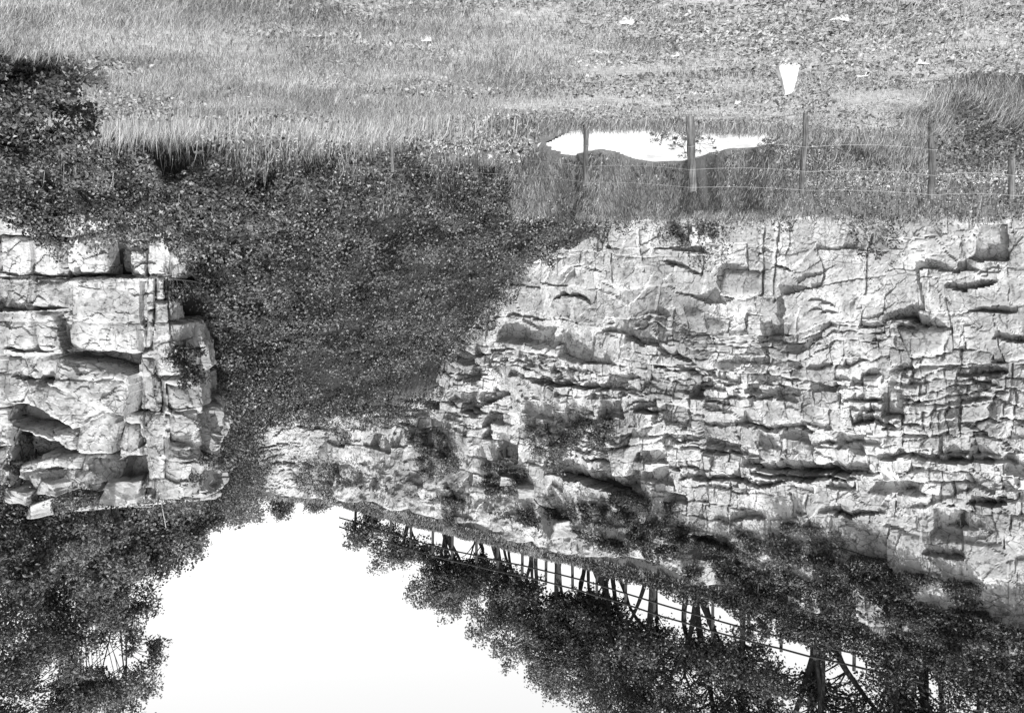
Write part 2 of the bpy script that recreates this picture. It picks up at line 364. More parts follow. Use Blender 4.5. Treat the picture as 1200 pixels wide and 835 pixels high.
def A_tone(t, z):
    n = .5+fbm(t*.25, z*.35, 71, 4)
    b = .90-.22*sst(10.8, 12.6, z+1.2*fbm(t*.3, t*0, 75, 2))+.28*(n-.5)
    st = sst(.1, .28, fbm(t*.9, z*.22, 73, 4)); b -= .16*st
    b -= .20*sst(.10, .16, fbm(t*.6, z*.8, 76, 4))+.12*sst(.16, .2, fbm(t*1.6, z*1.9, 78, 3)); b = b+A_disp.tone       # random grey standing in for the shade on faces turned from the sun
    return b
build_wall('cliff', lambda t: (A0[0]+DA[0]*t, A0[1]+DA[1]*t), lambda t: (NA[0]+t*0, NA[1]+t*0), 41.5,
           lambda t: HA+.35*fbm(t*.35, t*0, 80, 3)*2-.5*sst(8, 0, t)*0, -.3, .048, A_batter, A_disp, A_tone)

# --- the end wall
B0 = np.array([4.6, 47.2]); B1 = np.array([15.5, 51.0]); DB = (B1-B0)/np.linalg.norm(B1-B0); NB = np.array([DB[1], -DB[0]])
bedsB = beds_from(lambda z: (.3, .8))
def B_px(px, py):
    a, c = PX(px, py); HB = 15.6
    k = 3.2/8.0
    # front distance g=(x-B0).NB = -k*(z-8)
    Yv = (B0@NB-k*(CAMH-8))/(a*NB[0]+NB[1]+k*c)
    x = a*Yv; y = Yv; return ((x-B0[0])*DB[0]+(y-B0[1])*DB[1], CAMH+c*Yv)
def B_disp(t, z):
    zz = z-.12*t+1.1*fbm(t*.35, z*.5, 91, 4); tw = t+.4*fbm(t*.6, z*.6, 92, 3)
    i, k, db, dj, lt, lz = masonry(tw, zz, bedsB, lambda b: b*0+1.1, 93)
    d = (h2(i, k, 94)-.5)*.16+lz*(h2(i, k, 95)-.5)*.5*sst(-.15, .15, fbm(t*.5, z*.7, 86, 3))-.13*np.exp(-(db/.06)**2)*sst(-.05, .2, fbm(t*.8, z*1.1, 96, 3))-.07*np.exp(-(dj/.05)**2)*(h2(i, k, 89) > .5)
    d += facets(tw, zz, .7, 97, .12)+facets(t, z*1.6, .25, 98, .06)+.3*fbm(t*.4, z*.4, 99, 4)+.08*fbm(t*3, z*4, 90, 3)
    for pts, dep, fade in [([(320, 478), (350, 480), (400, 485), (435, 492)], .9, .3), ([(375, 468), (400, 462), (425, 468)], .5, .2), ([(440, 520), (475, 525)], .4, .15), ([(330, 500), (400, 505)], .25, .1)]:
        d = stroke(d, t, z, [B_px(*p) for p in pts], dep, fade)
    return d
build_wall('cliff', lambda t: (B0[0]+DB[0]*t, B0[1]+DB[1]*t), lambda t: (NB[0]+t*0, NB[1]+t*0), 11.4,
           lambda t: 15.4+.3*fbm(t*.5, t*0, 88, 3), 5.0, .06, lambda t, z: .4*(z-8.0), B_disp,
           lambda t, z: .60+.4*fbm(t*.4, z*.9, 87, 4)-.12*sst(13.3, 14.5, z))

# --- the near cliff (left of the photo): front face along +x, flank running back
CP = [np.array(p, float) for p in [(26, 28.4), (17, 27.2), (9.5, 26.6), (8.5, 27.1), (8.45, 28.3), (9.5, 34.5), (10.6, 41.5), (11.6, 46.5), (12.8, 53)]]
cl_ = [0.]
for a, b in zip(CP[:-1], CP[1:]): cl_.append(cl_[-1]+np.linalg.norm(b-a))
cl_ = np.array(cl_); LC = cl_[-1]-.1; cxs = np.array([p[0] for p in CP]); cys = np.array([p[1] for p in CP])
def C_P(t):
    r = [np.mean([np.interp(t+q, cl_, v) for q in (-.5, -.25, 0, .25, .5)], axis=0) for v in (cxs, cys)]; return r
def C_N(t):
    e = .6; a = [np.interp(t-e, cl_, v) for v in (cxs, cys)]; b = [np.interp(t+e, cl_, v) for v in (cxs, cys)]
    dx = b[0]-a[0]; dy = b[1]-a[1]; l = np.hypot(dx, dy)+1e-9; dx /= l; dy /= l
    return (-dy, dx)
def C_batter(t, z): return .13*z-.30*np.clip(z-3.2, 0, 4.5)*sst(cl_[2]-.6, cl_[3]+.3, t)*sst(cl_[5], cl_[4]+1, t)
def C_px(px, py):       # on the front face
    a, c = PX(px, py)
    def fy(x): return np.interp(x, [9.5, 17, 26], [26.6, 27.2, 28.4])
    Yv = 27.5
    for _ in range(6):
        z = CAMH+c*Yv; Yv = fy(a*Yv)+.13*z
    x = a*Yv; t = np.interp(-x, [-26, -17, -9.5], cl_[:3]) if x > 9.5 else cl_[2]+(9.5-x)
    return (float(t), float(CAMH+c*Yv))
bedsC = beds_from(lambda z: (.9, 1.6))
blocksC = [
 ([(0, 275), (38, 280), (38, 323), (0, 322)], .10, 0, .08), ([(40, 280), (75, 284), (75, 325), (40, 322)], .18, .05, .08),
 ([(93, 282), (125, 270), (133, 300), (127, 322), (93, 320)], .24, 0, .1),
 ([(128, 262), (176, 262), (176, 324), (132, 324)], -.45, 0, .0), ([(146, 264), (173, 264), (173, 281), (146, 283)], -.02, 0, .1), ([(151, 294), (172, 292), (172, 325), (150, 322)], .02, 0, .1),
 ([(175, 285), (198, 262), (200, 320), (175, 320)], .10, .1, 0),
 ([(0, 328), (12, 328), (14, 362), (0, 365)], .05, 0, .1), ([(14, 328), (36, 328), (34, 362), (15, 362)], .12, 0, .1), ([(38, 330), (78, 328), (80, 362), (60, 367), (36, 358)], .16, 0, .12),
 ([(35, 363), (62, 365), (80, 408), (44, 412)], .20, .15, .15), ([(0, 366), (35, 364), (42, 408), (20, 418), (0, 416)], .08, 0, .1), ([(64, 366), (84, 364), (86, 405), (78, 402)], -.15, 0, 0),
 ([(86, 325), (166, 322), (171, 412), (88, 410)], .28, 0, .05),
 ([(174, 322), (186, 322), (187, 362), (174, 364)], .06, 0, .1), ([(187, 322), (200, 325), (202, 360), (188, 362)], .1, .1, .1), ([(174, 366), (186, 364), (186, 408), (174, 410)], .0, 0, .1), ([(187, 352), (208, 352), (212, 395), (190, 400)], .16, .1, .1),
 ([(84, 411), (168, 413), (164, 436), (90, 424)], -.5, 0, .0),
 ([(24, 418), (78, 414), (76, 445), (40, 448), (24, 440)], .05, 0, .2),
 ([(80, 415), (102, 419), (162, 436), (157, 480), (138, 476), (78, 447)], .85, -.1, .3),
 ([(0, 418), (24, 420), (36, 444), (20, 470), (0, 472)], -.05, 0, .2),
 ([(0, 474), (40, 477), (86, 501), (60, 509), (0, 494)], -1.0, 0, 0), ([(0, 500), (50, 512), (92, 530), (30, 541), (0, 546)], -1.3, 0, 0),
 ([(26, 444), (60, 450), (106, 462), (128, 480), (88, 500), (40, 472)], .22, 0, .3),
 ([(52, 503), (85, 505), (90, 528), (72, 528)], .15, 0, .2),
 ([(92, 492), (130, 474), (137, 500), (132, 530), (90, 530)], .28, 0, .15), ([(138, 495), (162, 495), (165, 535), (135, 535)], .0, 0, .2),
 ([(46, 532), (92, 532), (94, 548), (46, 546)], .3, 0, .1), ([(28, 552), (80, 550), (86, 575), (40, 572)], .15, 0, .3), ([(140, 540), (170, 535), (174, 560), (138, 562)], -.55, 0, 0),
 ([(0, 552), (26, 560), (40, 600), (0, 602)], .0, 0, .2),
 ([(166, 418), (190, 420), (192, 475), (170, 480)], .06, .1, .0), ([(172, 482), (206, 480), (210, 555), (180, 560)], .12, .1, 0), ([(207, 448), (235, 450), (236, 476), (210, 476)], .02, .1, .2), ([(212, 478), (240, 478), (245, 516), (213, 512)], .1, .1, .1),
]
def C_disp(t, z):
    tw = t+.3*fbm(t*.5, z*.5, 121, 3)+.08*fbm(t*2.5, z*2.5, 125, 3)
    zw = z+.25*fbm(t*.2, z*.4, 122, 3)+.06*fbm(t*2, z*2, 124, 3)
    i, k, db, dj, lt, lz = masonry(tw, zw, bedsC, lambda b: b*0+1.35, 105)
    d = (h2(i, k, 109)-.5)*.42+(h2(i, i*0, 110)-.5)*.15+lt*(h2(i, k, 111)-.5)*.3+lz*(h2(i, k, 112)-.3)*.4
    d -= .3*np.exp(-(db/.05)**2)*(h2(i, k, 116)*.8+.2)+.25*np.exp(-(dj/.04)**2)
    up = sst(6.3, 7.5, z); d += up*(facets(tw, zw, .6, 117, .35)+.3*fbm(t*1.2, z*1.6, 118, 4))
    d += .3*fbm(t*.2, z*.25, 131, 3)
    for L, off, a, b in blocksC: d = poly_block(d, t, z, [C_px(*p) for p in L], off, a, b, crack=.16, w=.045)
    for pts, dep, fade in [([(0, 322), (60, 325), (120, 324), (172, 326)], .35, .1), ([(0, 362), (40, 364), (80, 362)], .3, .08), ([(0, 410), (60, 412)], .3, .1), ([(10, 443), (60, 447), (110, 462)], .4, .1)]:
        d = stroke(d, t, z, [C_px(*p) for p in pts], dep, fade, ragged=.04)
    d += facets(tw, zw, .7, 151, .07)+facets(t, z, .22, 155, .035)+.05*fbm(t*.9, z*.9, 130, 3)+.014*fbm(t*6, z*6, 132, 3)
    return d
def C_tone(t, z): return .76+.28*fbm(t*.4, z*.5, 171, 4)-.16*sst(.12, .16, fbm(t*1.5, z*1.5, 178, 3))-.22*sst(.08, .2, fbm(t*.9, z*.7, 176, 4))-.1*sst(cl_[3], cl_[3]+2, t)
def C_top(t):
    return np.interp(t, [0, cl_[2], cl_[4], cl_[5], cl_[6], cl_[7], cl_[8]], [9.4, 9.0, 9.2, 10.4, 12.5, 15.0, 15.5])+.5*fbm(t*.5, t*0, 181, 3)
build_wall('cliff', C_P, C_N, LC, C_top, -.6, .04, C_batter, C_disp, C_tone, 3.4)

# ------------------------------------------------------------------ foliage and grass
def leaves(P, Nrm, size, aspect=.7, spread=.8, rr=rng):
    """one bent leaf (4 verts, 2 tris) per point"""
    n = len(P); nn = Nrm+rr.normal(0, spread, (n, 3)); nn /= np.linalg.norm(nn, axis=1)[:, None]+1e-9
    a = np.cross(nn, rr.normal(0, 1, (n, 3))); a /= np.linalg.norm(a, axis=1)[:, None]+1e-9; b = np.cross(nn, a)
    s = (size*rr.uniform(.6, 1.35, n))[:, None] if np.isscalar(size) else (size*rr.uniform(.6, 1.35, n))[:, None]
    bend = nn*s*rr.uniform(-.1, .3, (n, 1))
    V = np.stack([P-a*s*.5, P+b*s*.5*aspect-bend, P+a*s*.5, P-b*s*.5*aspect-bend], 1).reshape(-1, 3)
    i = np.arange(n)*4; T = np.concatenate([np.stack([i, i+1, i+2], 1), np.stack([i, i+2, i+3], 1)])
    return V, T
def blades(P, h, w, lean, rr=rng, wind=(0, 0)):
    n = len(P); th = rr.uniform(0, 2*math.pi, n); d = np.stack([np.cos(th), np.sin(th), 0*th], 1)
    s = np.stack([-np.sin(th+.8), np.cos(th+.8), 0*th], 1)*(w*.5)[:, None]
    l = (rr.uniform(.1, 1, n)*lean)[:, None]; hh = h[:, None]; up = np.array([0, 0, 1.])
    wv = np.array([wind[0], wind[1], 0])
    m = P+up*hh*.55+d*hh*l*.35+wv*hh*.3; t = P+up*hh*(1-.3*l)+d*hh*l*1.0+wv*hh
    V = np.stack([P-s, P+s, m+s*.8, m-s*.8, t], 1).reshape(-1, 3)
    i = np.arange(n)*5
    T = np.concatenate([np.stack([i, i+1, i+2], 1), np.stack([i, i+2, i+3], 1), np.stack([i+3, i+2, i+4], 1)])
    return V, T
def scatter(n, ylo, yhi, cond=None, pw=1.0):
    # density falls off with distance
    y = ylo*(yhi/ylo)**(rng.uniform(0, 1, n)**pw); x = rng.uniform(-.53, .53, n)*y
    if cond is not None: k = cond(x, y); x = x[k]; y = y[k]
    return x, y
def put_blades(name, x, y, h, w, lean, m, wind=(0, 0)):
    z = terrain(x, y)-.01; P = np.stack([x, y, z], 1)
    V, T = blades(P, h, w, lean, wind=wind); va = np.repeat(rng.uniform(0, 1, len(x)), 5)
    return tag(tri_mesh(name, V, T, m, attr={'var': va}), kind='stuff')
def patch(x, y, s=1., seed=200): return fbm(x*s, y*s, seed, 4)
iv = lambda x, y: -15.5+.622*x+.498*y
# short field turf + longer grass toward the left of the photo (x>0)
x, y = scatter(300000, 6.5, 24, lambda x, y: (~track_mask(x, y)) & (Ff(x, y) > 7) & (iv(x, y) < .3))
lng = sst(-2.5, 2.5, x+2*patch(x, y, .4, 201)); pt = patch(x, y, .8, 203)
h = (.035+.05*rng.uniform(0, 1, len(x)))*(1+.7*lng)*(1+1.1*sst(-.1, .3, pt))*(1-.25*sst(12, 8, y))
keep = rng.uniform(0, 1, len(x)) < (.35+.65*lng)*(.55+.45*sst(-.3, .1, patch(x, y, 1.6, 204)))
x, y, h, lng = x[keep], y[keep], h[keep], lng[keep]
put_blades('field_grass', x, y, h, (.0025+.00024*y), 1.3, M['turf'])
# flat leaves and litter in the turf
x, y = scatter(42000, 6.5, 20, lambda x, y: (x < 2.5) & (Ff(x, y) > 8) & (~track_mask(x, y)))
k = patch(x, y, 1.1, 206)+.12*(x < -.5) > .02; x, y = x[k], y[k]
P = np.stack([x, y, terrain(x, y)+rng.uniform(.01, .05, len(x))], 1)
V, T = leaves(P, np.tile([0, -.2, 1.], (len(P), 1)), .045, .6, .45)
tag(tri_mesh('clover_leaves', V, T, M['weed'], attr={'var': np.repeat(rng.uniform(.2, 1, len(P)), 4)}), kind='stuff')
# tall pale grass standing along the far side of the field
def tallc(x, y):
    a = sst(-.5, 2, x)*sst(15, 17, y)*(iv(x, y)+rng.normal(0, .35, len(x))+1.5*fbm(x*1.2, y*.5, 233, 3) < .25)
    return (rng.uniform(0, 1, len(x)) < a) & (Ff(x, y) > 6)
x, y = scatter(120000, 14.5, 26, tallc)
pt = patch(x, y, .5, 210)
g = np.exp(-((x/y*F0-390)/150)**2)
h = (.16+.42*rng.uniform(0, 1, len(x))**1.7)*(1+.9*pt+.25*g); kk = rng.uniform(0, 1, len(x)) < .35+.65*sst(-.12, .12, pt+.15*g)
put_blades('tall_grass', x[kk], y[kk], h[kk], (.004+.0003*y[kk]), .6, M['tall'])
# weeds on the banks
def bankc(x, y):
    f = Ff(x, y); return (f > 3.0) & ((f < 11.5) | ((x > -.5) & (y > 17.5) & (x < 6))) & (y > 16.4) & (iv(x, y) < 1.2) & (~track_mask(x, y)) & (rng.uniform(0, 1, len(x)) < sst(16.4, 18.5, y))
x, y = scatter(120000, 16.4, 40, bankc)
h = .14+.34*rng.uniform(0, 1, len(x))**1.5*(1.+1.2*patch(x, y, .6, 215))
put_blades('bank_weeds', x, y, h, .010+.0004*y, .7, M['weed'])
n = 34000; x = rng.uniform(-8.6, .4, n); y = far_edge(x)+rng.uniform(.12, 2.2, n); k = Ff(x, y) > 3
put_blades('bank_weeds', x[k], y[k], .10+.28*rng.uniform(0, 1, k.sum())**1.5, np.full(k.sum(), .016), .8, M['weed'])
x, y = scatter(30000, 16.5, 40, bankc); q = patch(x, y, 1.3, 231); k = q > .02; x, y, q = x[k], y[k], q[k]
zz = terrain(x, y)+rng.uniform(.05, .3, len(x))+q; P = np.stack([x, y, zz], 1)
V, T = leaves(P, np.tile([0, -.5, .8], (len(P), 1)), .10, .6, .8)
tag(tri_mesh('bank_weeds', V, T, M['weed'], attr={'var': np.repeat(rng.uniform(0, 1, len(P))**2, 4)}), kind='stuff')
x, y = scatter(60000, 17, 40, bankc)
zz = terrain(x, y)+rng.uniform(.03, .38, len(x))*(.8+patch(x, y, .6, 215)); P = np.stack([x, y, zz], 1)
V, T = leaves(P, np.tile([0, -.5, .8], (len(P), 1)), .075, .6, .7)
tag(tri_mesh('bank_weeds', V, T, M['weed'], attr={'var': np.repeat(rng.uniform(0, 1, len(P))**1.3, 4)}), kind='stuff')
n = 40000; x = rng.uniform(-9.2, .8, n); y = rng.uniform(17.3, 25, n); k = (y < near_edge(x)+.5*rng.uniform(0, 1, n)**3+.5*fbm(x*1.3, y*0+3, 44, 4)) & (rng.uniform(0, 1, n) < sst(17, 19, y))
put_blades('bank_weeds', x[k], y[k], .07+.22*rng.uniform(0, 1, k.sum())**2, np.full(k.sum(), .013), .8, M['weed'])
x, y = scatter(2600, 19, 32, bankc); k = patch(x, y, .7, 218) > -.02; x, y = x[k], y[k]
zz = terrain(x, y)+rng.uniform(.3, .6, len(x)); P0 = np.stack([x, y, zz], 1); P = np.repeat(P0, 5, 0)+rng.normal(0, .04, (len(P0)*5, 3))*np.array([1, 1, 1.6])
V, T = leaves(P, np.tile([0, -.6, .8], (len(P), 1)), .034, .6, .8)
tag(tri_mesh('seed_heads', V, T, M['flower'], attr={'var': np.repeat(rng.uniform(0, 1, len(P)), 4)}), kind='stuff')

# ivy over the talus, the foot of both cliffs and the strip in front of the near one
def ivy_h(x, y):
    w = np.maximum(iv(x, y), .35*y-7.5); return .35+.5*fbm(x*.4, w*.6, 301, 2)+1.3*np.clip(fbm(x*.75, w*1.3, 303, 3), -.25, .4)+.95*fbm(x*1.7, w*3.2, 305, 2)
n = 420000
y = 19.5*(48/19.5)**rng.uniform(0, 1, n); x = rng.uniform(-.2, .53, n)*y
i_ = iv(x, y)+.9*fbm(x*.4, y*.4, 307, 3); f = Ff(x, y)
ok = ((i_ > .1-.4*rng.uniform(0, 1, n)) & (y > 19.5) | ((x > 6.5) & (y > 22.3+.5*fbm(x, y, 308, 2)*2))) & (f > 1.2) & (x < side_x(y)+.3+40*(y < 27)) & (y < 47.5) & ((y < 26.9) | (x < side_x(y)+.3))
x, y = x[ok], y[ok]; hh = ivy_h(x, y); gz = terrain(x, y)
e = .05; nx = -((terrain(x+e, y)+ivy_h(x+e, y))-(gz+hh))/e; ny = -((terrain(x, y+e)+ivy_h(x, y+e))-(gz+hh))/e
Nn = np.stack([nx, ny, np.ones_like(nx)], 1); Nn = np.clip(Nn, -2.2, 2.2); Nn /= np.linalg.norm(Nn, axis=1)[:, None]
P = np.stack([x, y, gz+.1+np.maximum(hh, .0)-rng.uniform(0, .25, len(x))*(hh > .25)], 1)
w_ = np.maximum(iv(x, y), .35*y-7.5); k = fbm(x*.9, w_*2.2, 311, 4) > -.13-.3*(rng.uniform(0, 1, len(x)) < .3)-2*(rng.uniform(0, 1, len(x)) < .16); P, Nn = P[k], Nn[k]
V, T = leaves(P, Nn+np.array([0, -.3, .2]), .085, .75, .42)
tag(tri_mesh('ivy', V, T, M['ivy'], attr={'var': np.repeat(np.clip(.42+rng.normal(0, .2, len(P))+1.1*fbm(P[:, 0]*1.2, P[:, 2]*3., 315, 4), 0, 1), 4)}), kind='stuff')
# pale stalks standing up in front of the ivy
x, y = scatter(9000, 18, 25, lambda x, y: (x > .5)); k = rng.uniform(0, 1, len(x)) < .3; x, y = x[k], y[k]
put_blades('grass_stalks', x, y, rng.uniform(.45, .85, len(x)), np.full(len(x), .012), .3, M['tall'])
# grass fringe on the cliff tops
def fringe(n, name, m, fn, hh=.16):
    x, y = fn(n); put_blades(name, x, y, hh*rng.uniform(.4, 1.3, len(x)), np.full(len(x), .03), .8, m)
def fA(n):
    t = rng.uniform(0, 41, n); f = rng.uniform(-1.5, 1.6, n); p = PA-DA*15.5+DA*t[:, None]+NA*f[:, None]; return p[:, 0], p[:, 1]
fringe(60000, 'cliff_top_grass', M['weed'], fA)
def fB(n): x = rng.uniform(5, 16, n); return x, 47.2+.349*(x-4.6)+3.75+rng.uniform(0, 1.5, n)
fringe(9000, 'cliff_top_grass', M['weed'], fB, .3)
def fC(n): y = rng.uniform(31, 50, n); x = side_x(y)+1.4+1.8*sst(33, 30, y)+rng.uniform(0, 1, n)**2*9; return x, y
fringe(60000, 'cliff_top_grass', M['weed'], fC, .45)

def leafmass(name, P, size, m, up=(0, -.3, .8), sp=.8):
    V, T = leaves(P, np.tile(up, (len(P), 1)), size, .65, sp)
    return tag(tri_mesh(name, V, T, M[m], attr={'var': np.repeat(rng.uniform(0, 1, len(P))**1.2, 4)}), kind='stuff')
n = 300000; t = rng.uniform(0, 41, n); f = rng.uniform(-2.2, 1.9, n); p = PA-DA*15.5+DA*t[:, None]+NA*f[:, None]
w = sst(29, 13, t+5*fbm(t*.6, f*.6, 401, 3)); e = .25+.75*w
lo = fbm(t*.8, f*.8, 403, 3); k = ((f > .25) | (t < 17.5+3*fbm(t*0, f, 405, 2))) & (rng.uniform(0, 1, n) < .15+.85*w) & (lo > -.2+.1*(f > 1.2))
hh = np.maximum(terrain(p[:, 0], p[:, 1]), 14.2-.9*np.maximum(f-1.2, 0))+rng.uniform(0, 1, n)*(.15+.75*w*sst(2.3, .8, f)*(.5+1.2*(lo+.3)))*sst(-2.4, -1, f)+rng.uniform(0, 1.6, n)*sst(18.5, 15, t)*(.6+1.2*fbm(t*.7, f, 407, 3))*sst(.6, 0, f)*sst(-2.4, -1.6, f)
leafmass('undergrowth', np.stack([p[:, 0], p[:, 1], hh], 1)[k], .11, 'leafdark')
n = 26000; x = rng.uniform(8, 19, n); y = rng.uniform(27.6, 32.5, n); k = x > side_x(np.maximum(y, 27))+.3; x, y = x[k], y[k]
hm = 9.0+.5*fbm((cl_[2]+(9.5-x))*.5, x*0, 181, 3)+.12*(y-28)+rng.uniform(-.25, .9, len(x))*(.6+fbm(x*.8, y*.8, 431, 3)*1.5)
leafmass('undergrowth', np.stack([x, y, hm], 1), .09, 'leaf')
n = 60000; y = rng.uniform(36, 50, n); x = side_x(y)+rng.uniform(-.7, 1.8, n); zt = 9.2+(y-28.5)*.30; zz = 8+rng.uniform(0, 1, n)*(zt-7.6)
k = (fbm(y*.6, zz*.6, 441, 3)+.12*sst(40, 44, y) > .07) & (zz < zt+.4); leafmass('undergrowth', np.stack([x-.12*zz*.0, y, zz], 1)[k], .10, 'leaf')
n = 60000; t = rng.uniform(12, 36, n); zz = rng.uniform(0, 12, n); p = A0+DA*t[:, None]+NA*(rng.uniform(.02, .4, n)-A_batter(t, zz))[:, None]
dz = zz-terrain(p[:, 0], p[:, 1]); k = (dz > -.3) & (dz < .15+3.2*np.maximum(fbm(t*.55, t*0+1, 451, 3)+.12, 0)+1.2*fbm(t*1.7, zz*1.7, 452, 3)) & (zz > 1.0) & (fbm(t*2, zz*2, 453, 2) > -.2)
leafmass('ivy', np.stack([p[:, 0], p[:, 1], zz], 1)[k], .09, 'ivy')
n = 50000; t = rng.uniform(0, 11.2, n); zz = rng.uniform(8, 15.6, n); p = B0+DB*t[:, None]+NB*(rng.uniform(.0, .35, n)-.4*(zz-8))[:, None]
k = fbm(t*.7, zz*1.1, 461, 4)+.25*sst(14.2, 15.4, zz)+.2*sst(9.8, 9.2, zz)+.2*sst(10, 11, t) > .26; leafmass('undergrowth', np.stack([p[:, 0], p[:, 1], zz], 1)[k], .10, 'weed')
def fieldweed(x, y):
    q = fbm(x*.55, y*.55, 411, 4)+.06*sst(-1, 3, x); return (q > .03+.12*sst(14, 10, y)) & (Ff(x, y) > 7) & (~track_mask(x, y)) & (iv(x, y) < .3)
x, y = scatter(90000, 8, 24, fieldweed)
k = rng.uniform(0, 1, len(x)) < .5; x, y = x[k], y[k]
P = np.stack([x, y, terrain(x, y)+rng.uniform(.02, .2, len(x))*sst(7, 15, y)*(1-.8*sst(1, -1, x))], 1); leafmass('field_weeds', P, .055, 'weed')

# ------------------------------------------------------------------ trees and shrubs
def plant(name, base, clusters, leaf, nl, lm, label, cat, group=None, stems=(3, .09), bark='bark', crown='crown', stem='trunk', csize=.5, seed=1, twigs=6, base_spread=.25):
    """clusters: list of (dx,dy,dz,r) leaf masses relative to the base"""
    rr = np.random.default_rng(seed); base = np.array(base, float)
    e = empty(name, base); tag(e, label, cat, group)
    acc = Acc(); C = np.array(clusters, float)
    ns, r0 = stems; Pts = []
    sub = []
    for c in C:
        k = max(3, int(1.5*twigs*c[3]))
        q = rr.normal(0, 1, (k, 3)); q /= np.linalg.norm(q, axis=1)[:, None]
        sub.append(np.hstack([c[:3]+q*c[3]*rr.uniform(.35, 1., (k, 1))*np.array([1, 1, .85]), np.full((k, 1), csize*c[3]**.3)]))
    S = np.concatenate(sub); S[:, 2] = np.maximum(S[:, 2], .1)
    top = C[:, 2].max()
    sb = [np.array([rr.normal(0, base_spread), rr.normal(0, base_spread), -.15]) for _ in range(ns)]
    # stems: to far cluster centres
    tips = [C[rr.integers(len(C)), :3] for _ in range(ns)]
    lines = []
    for a, b in zip(sb, tips):
        n = 14; t = np.linspace(0, 1, n)[:, None]; L = a+(b-a)*t; L[:, :2] = a[:2]+(b[:2]-a[:2])*t**1.6
        w1, w2, ph = rr.normal(0, .03*top, 3), rr.normal(0, .012*top, 3), rr.uniform(0, 6, 2)
        L += t*(w1*np.sin(5*t+ph[0])+w2*np.sin(14*t+ph[1]))*np.array([1, 1, .3])
        rad = r0*rr.uniform(.6, 1.2)*(1-.75*t[:, 0]); acc.add(*tube(L, rad, 7)); lines.append((L, rad))
    for s in S:
        if rr.uniform() > .75: continue
        L, rad = lines[rr.integers(len(lines))]
        dd = np.linalg.norm(L-s[:3], axis=1)+(L[:, 2] > s[2])*3; j = max(1, int(np.argmin(dd)))
        if dd[j] > 1.1+.3*top: continue
        a = L[j]; n = 8; t = np.linspace(0, 1, n)[:, None]; B = a+(s[:3]-a)*t; B[:, 2] += .15*np.sin(t[:, 0]*3.14)*np.linalg.norm(s[:3]-a); B += np.sin(3.14*t)*rr.normal(0, .07, 3)*np.linalg.norm(s[:3]-a)+np.sin(9*t)*rr.normal(0, .02, 3)*t*(1-t)*4
        acc.add(*tube(B, np.maximum(.38*rad[j]*(1-.8*t[:, 0]), .013 if leaf > .1 else .004), 4, False))
    V, T = acc.get(); tri_mesh(stem, V, T, M[bark], e, smooth=True)
    # leaves
    w = S[:, 3]**2; w /= w.sum(); idx = rr.choice(len(S), nl, p=w)
    q = np.clip(rr.normal(0, 1, (nl, 3)), -1.7, 1.7); asp = rr.uniform(.45, 1.5, (len(S), 3))
    P = S[idx, :3]+q*.55*S[idx, 3][:, None]*asp[idx]*np.array([1, 1, .75]); q = q/(np.linalg.norm(q, axis=1)[:, None]+1e-6); P[:, 2] = np.maximum(P[:, 2], .02)
    V, T = leaves(P, q*.3+np.array([0, -.2, .6]), leaf, .6, .9, rr)
    tri_mesh(crown, V, T, M[lm], e, attr={'var': np.repeat(rr.uniform(0, 1, nl), 4)})
    return e
def crown_clusters(h, r, n, low, rr):
    out = []
    for k in range(n):
        a = rr.uniform(0, 6.283); z = rr.uniform(low, max(low+.2, h-.5)); q = r*math.sqrt(max(.1, 1-((z-(h+low)/2)/((h-low)/2+.3))**2))*rr.uniform(.2, .95)
        out.append((q*math.cos(a), q*math.sin(a), z, r*rr.uniform(.18, .40)))
    return out
rt = np.random.default_rng(3)
trees = [ # photo x, height, radius, f, label
 (437, 2.3, 1.5, -.6, 'low bushy tree at the sky end of the rail fence'),
 (480, 3.4, 1.8, -1.4, 'small loose tree between the end bush and the splayed tree'),
 (523, 4.3, 2.1, -1.2, 'small tree with a dark splayed trunk, near the sky end of the rail fence'),
 (550, 4.7, 2.1, -1.8, 'slight tree filling the gap beside the splayed tree'),
 (585, 4.9, 2.2, -1.5, 'slender leaning tree behind the rail fence, on the open sky side of the multi-stemmed clump'),
 (625, 5.8, 2.2, -1.1, 'many-stemmed tree behind the middle of the rail fence'),
 (690, 7.3, 2.6, -2.4, 'feathery tree standing behind the row where the canopy meets the frame bottom'),
 (655, 6.6, 2.3, -1.3, 'tree with a thick straight dark trunk beside the many-stemmed clump'),
 (712, 7.5, 2.6, -1.9, 'thin tree set back from the rail fence between two thicker trunks'),
 (765, 8.6, 2.9, -1.2, 'forked tree at the gap where sky shows through the rails'),
 (815, 8.8, 3.0, -1.5, 'leafy tree with ivy round its base, on the frame side of the forked tree'),
 (875, 9.0, 3.0, -1.1, 'thick dark tree at the last bright gap of the rail fence'),
 (960, 9.2, 3.1, -1.3, 'dark tree at the frame-side end of the rail fence'),
 (1042, 9.3, 3.1, -1.0, 'stout tree in deep shade over the cliff edge, pair with a slimmer one'),
 (1085, 9.2, 3.0, -1.6, 'slimmer tree beside the stout shaded tree on the cliff top'),
 (1163, 9.0, 3.0, -.8, 'rightmost tree on the cliff top, near the corner of the photo')]
for k, (px, hgt, rad, f, lab) in enumerate(trees):
    x, y = on_line(px, f); z = float(terrain(x, y))
    cl = crown_clusters(hgt, rad, int(10+hgt*4), (1.9 if hgt < 6 else 2.35) if hgt > 3 else .5, rt)
    plant('tree', (x, y, z), cl, .125, int(1750*hgt), 'leaf', lab, 'tree', 'trees along the cliff-top fence', (3 if k % 2 else 5, .06+.0095*hgt), csize=.42, seed=50+k, twigs=7)

def at(px, py, Yd):
    a, c = PX(px, py); return np.array([a*Yd, Yd, CAMH+c*Yd])
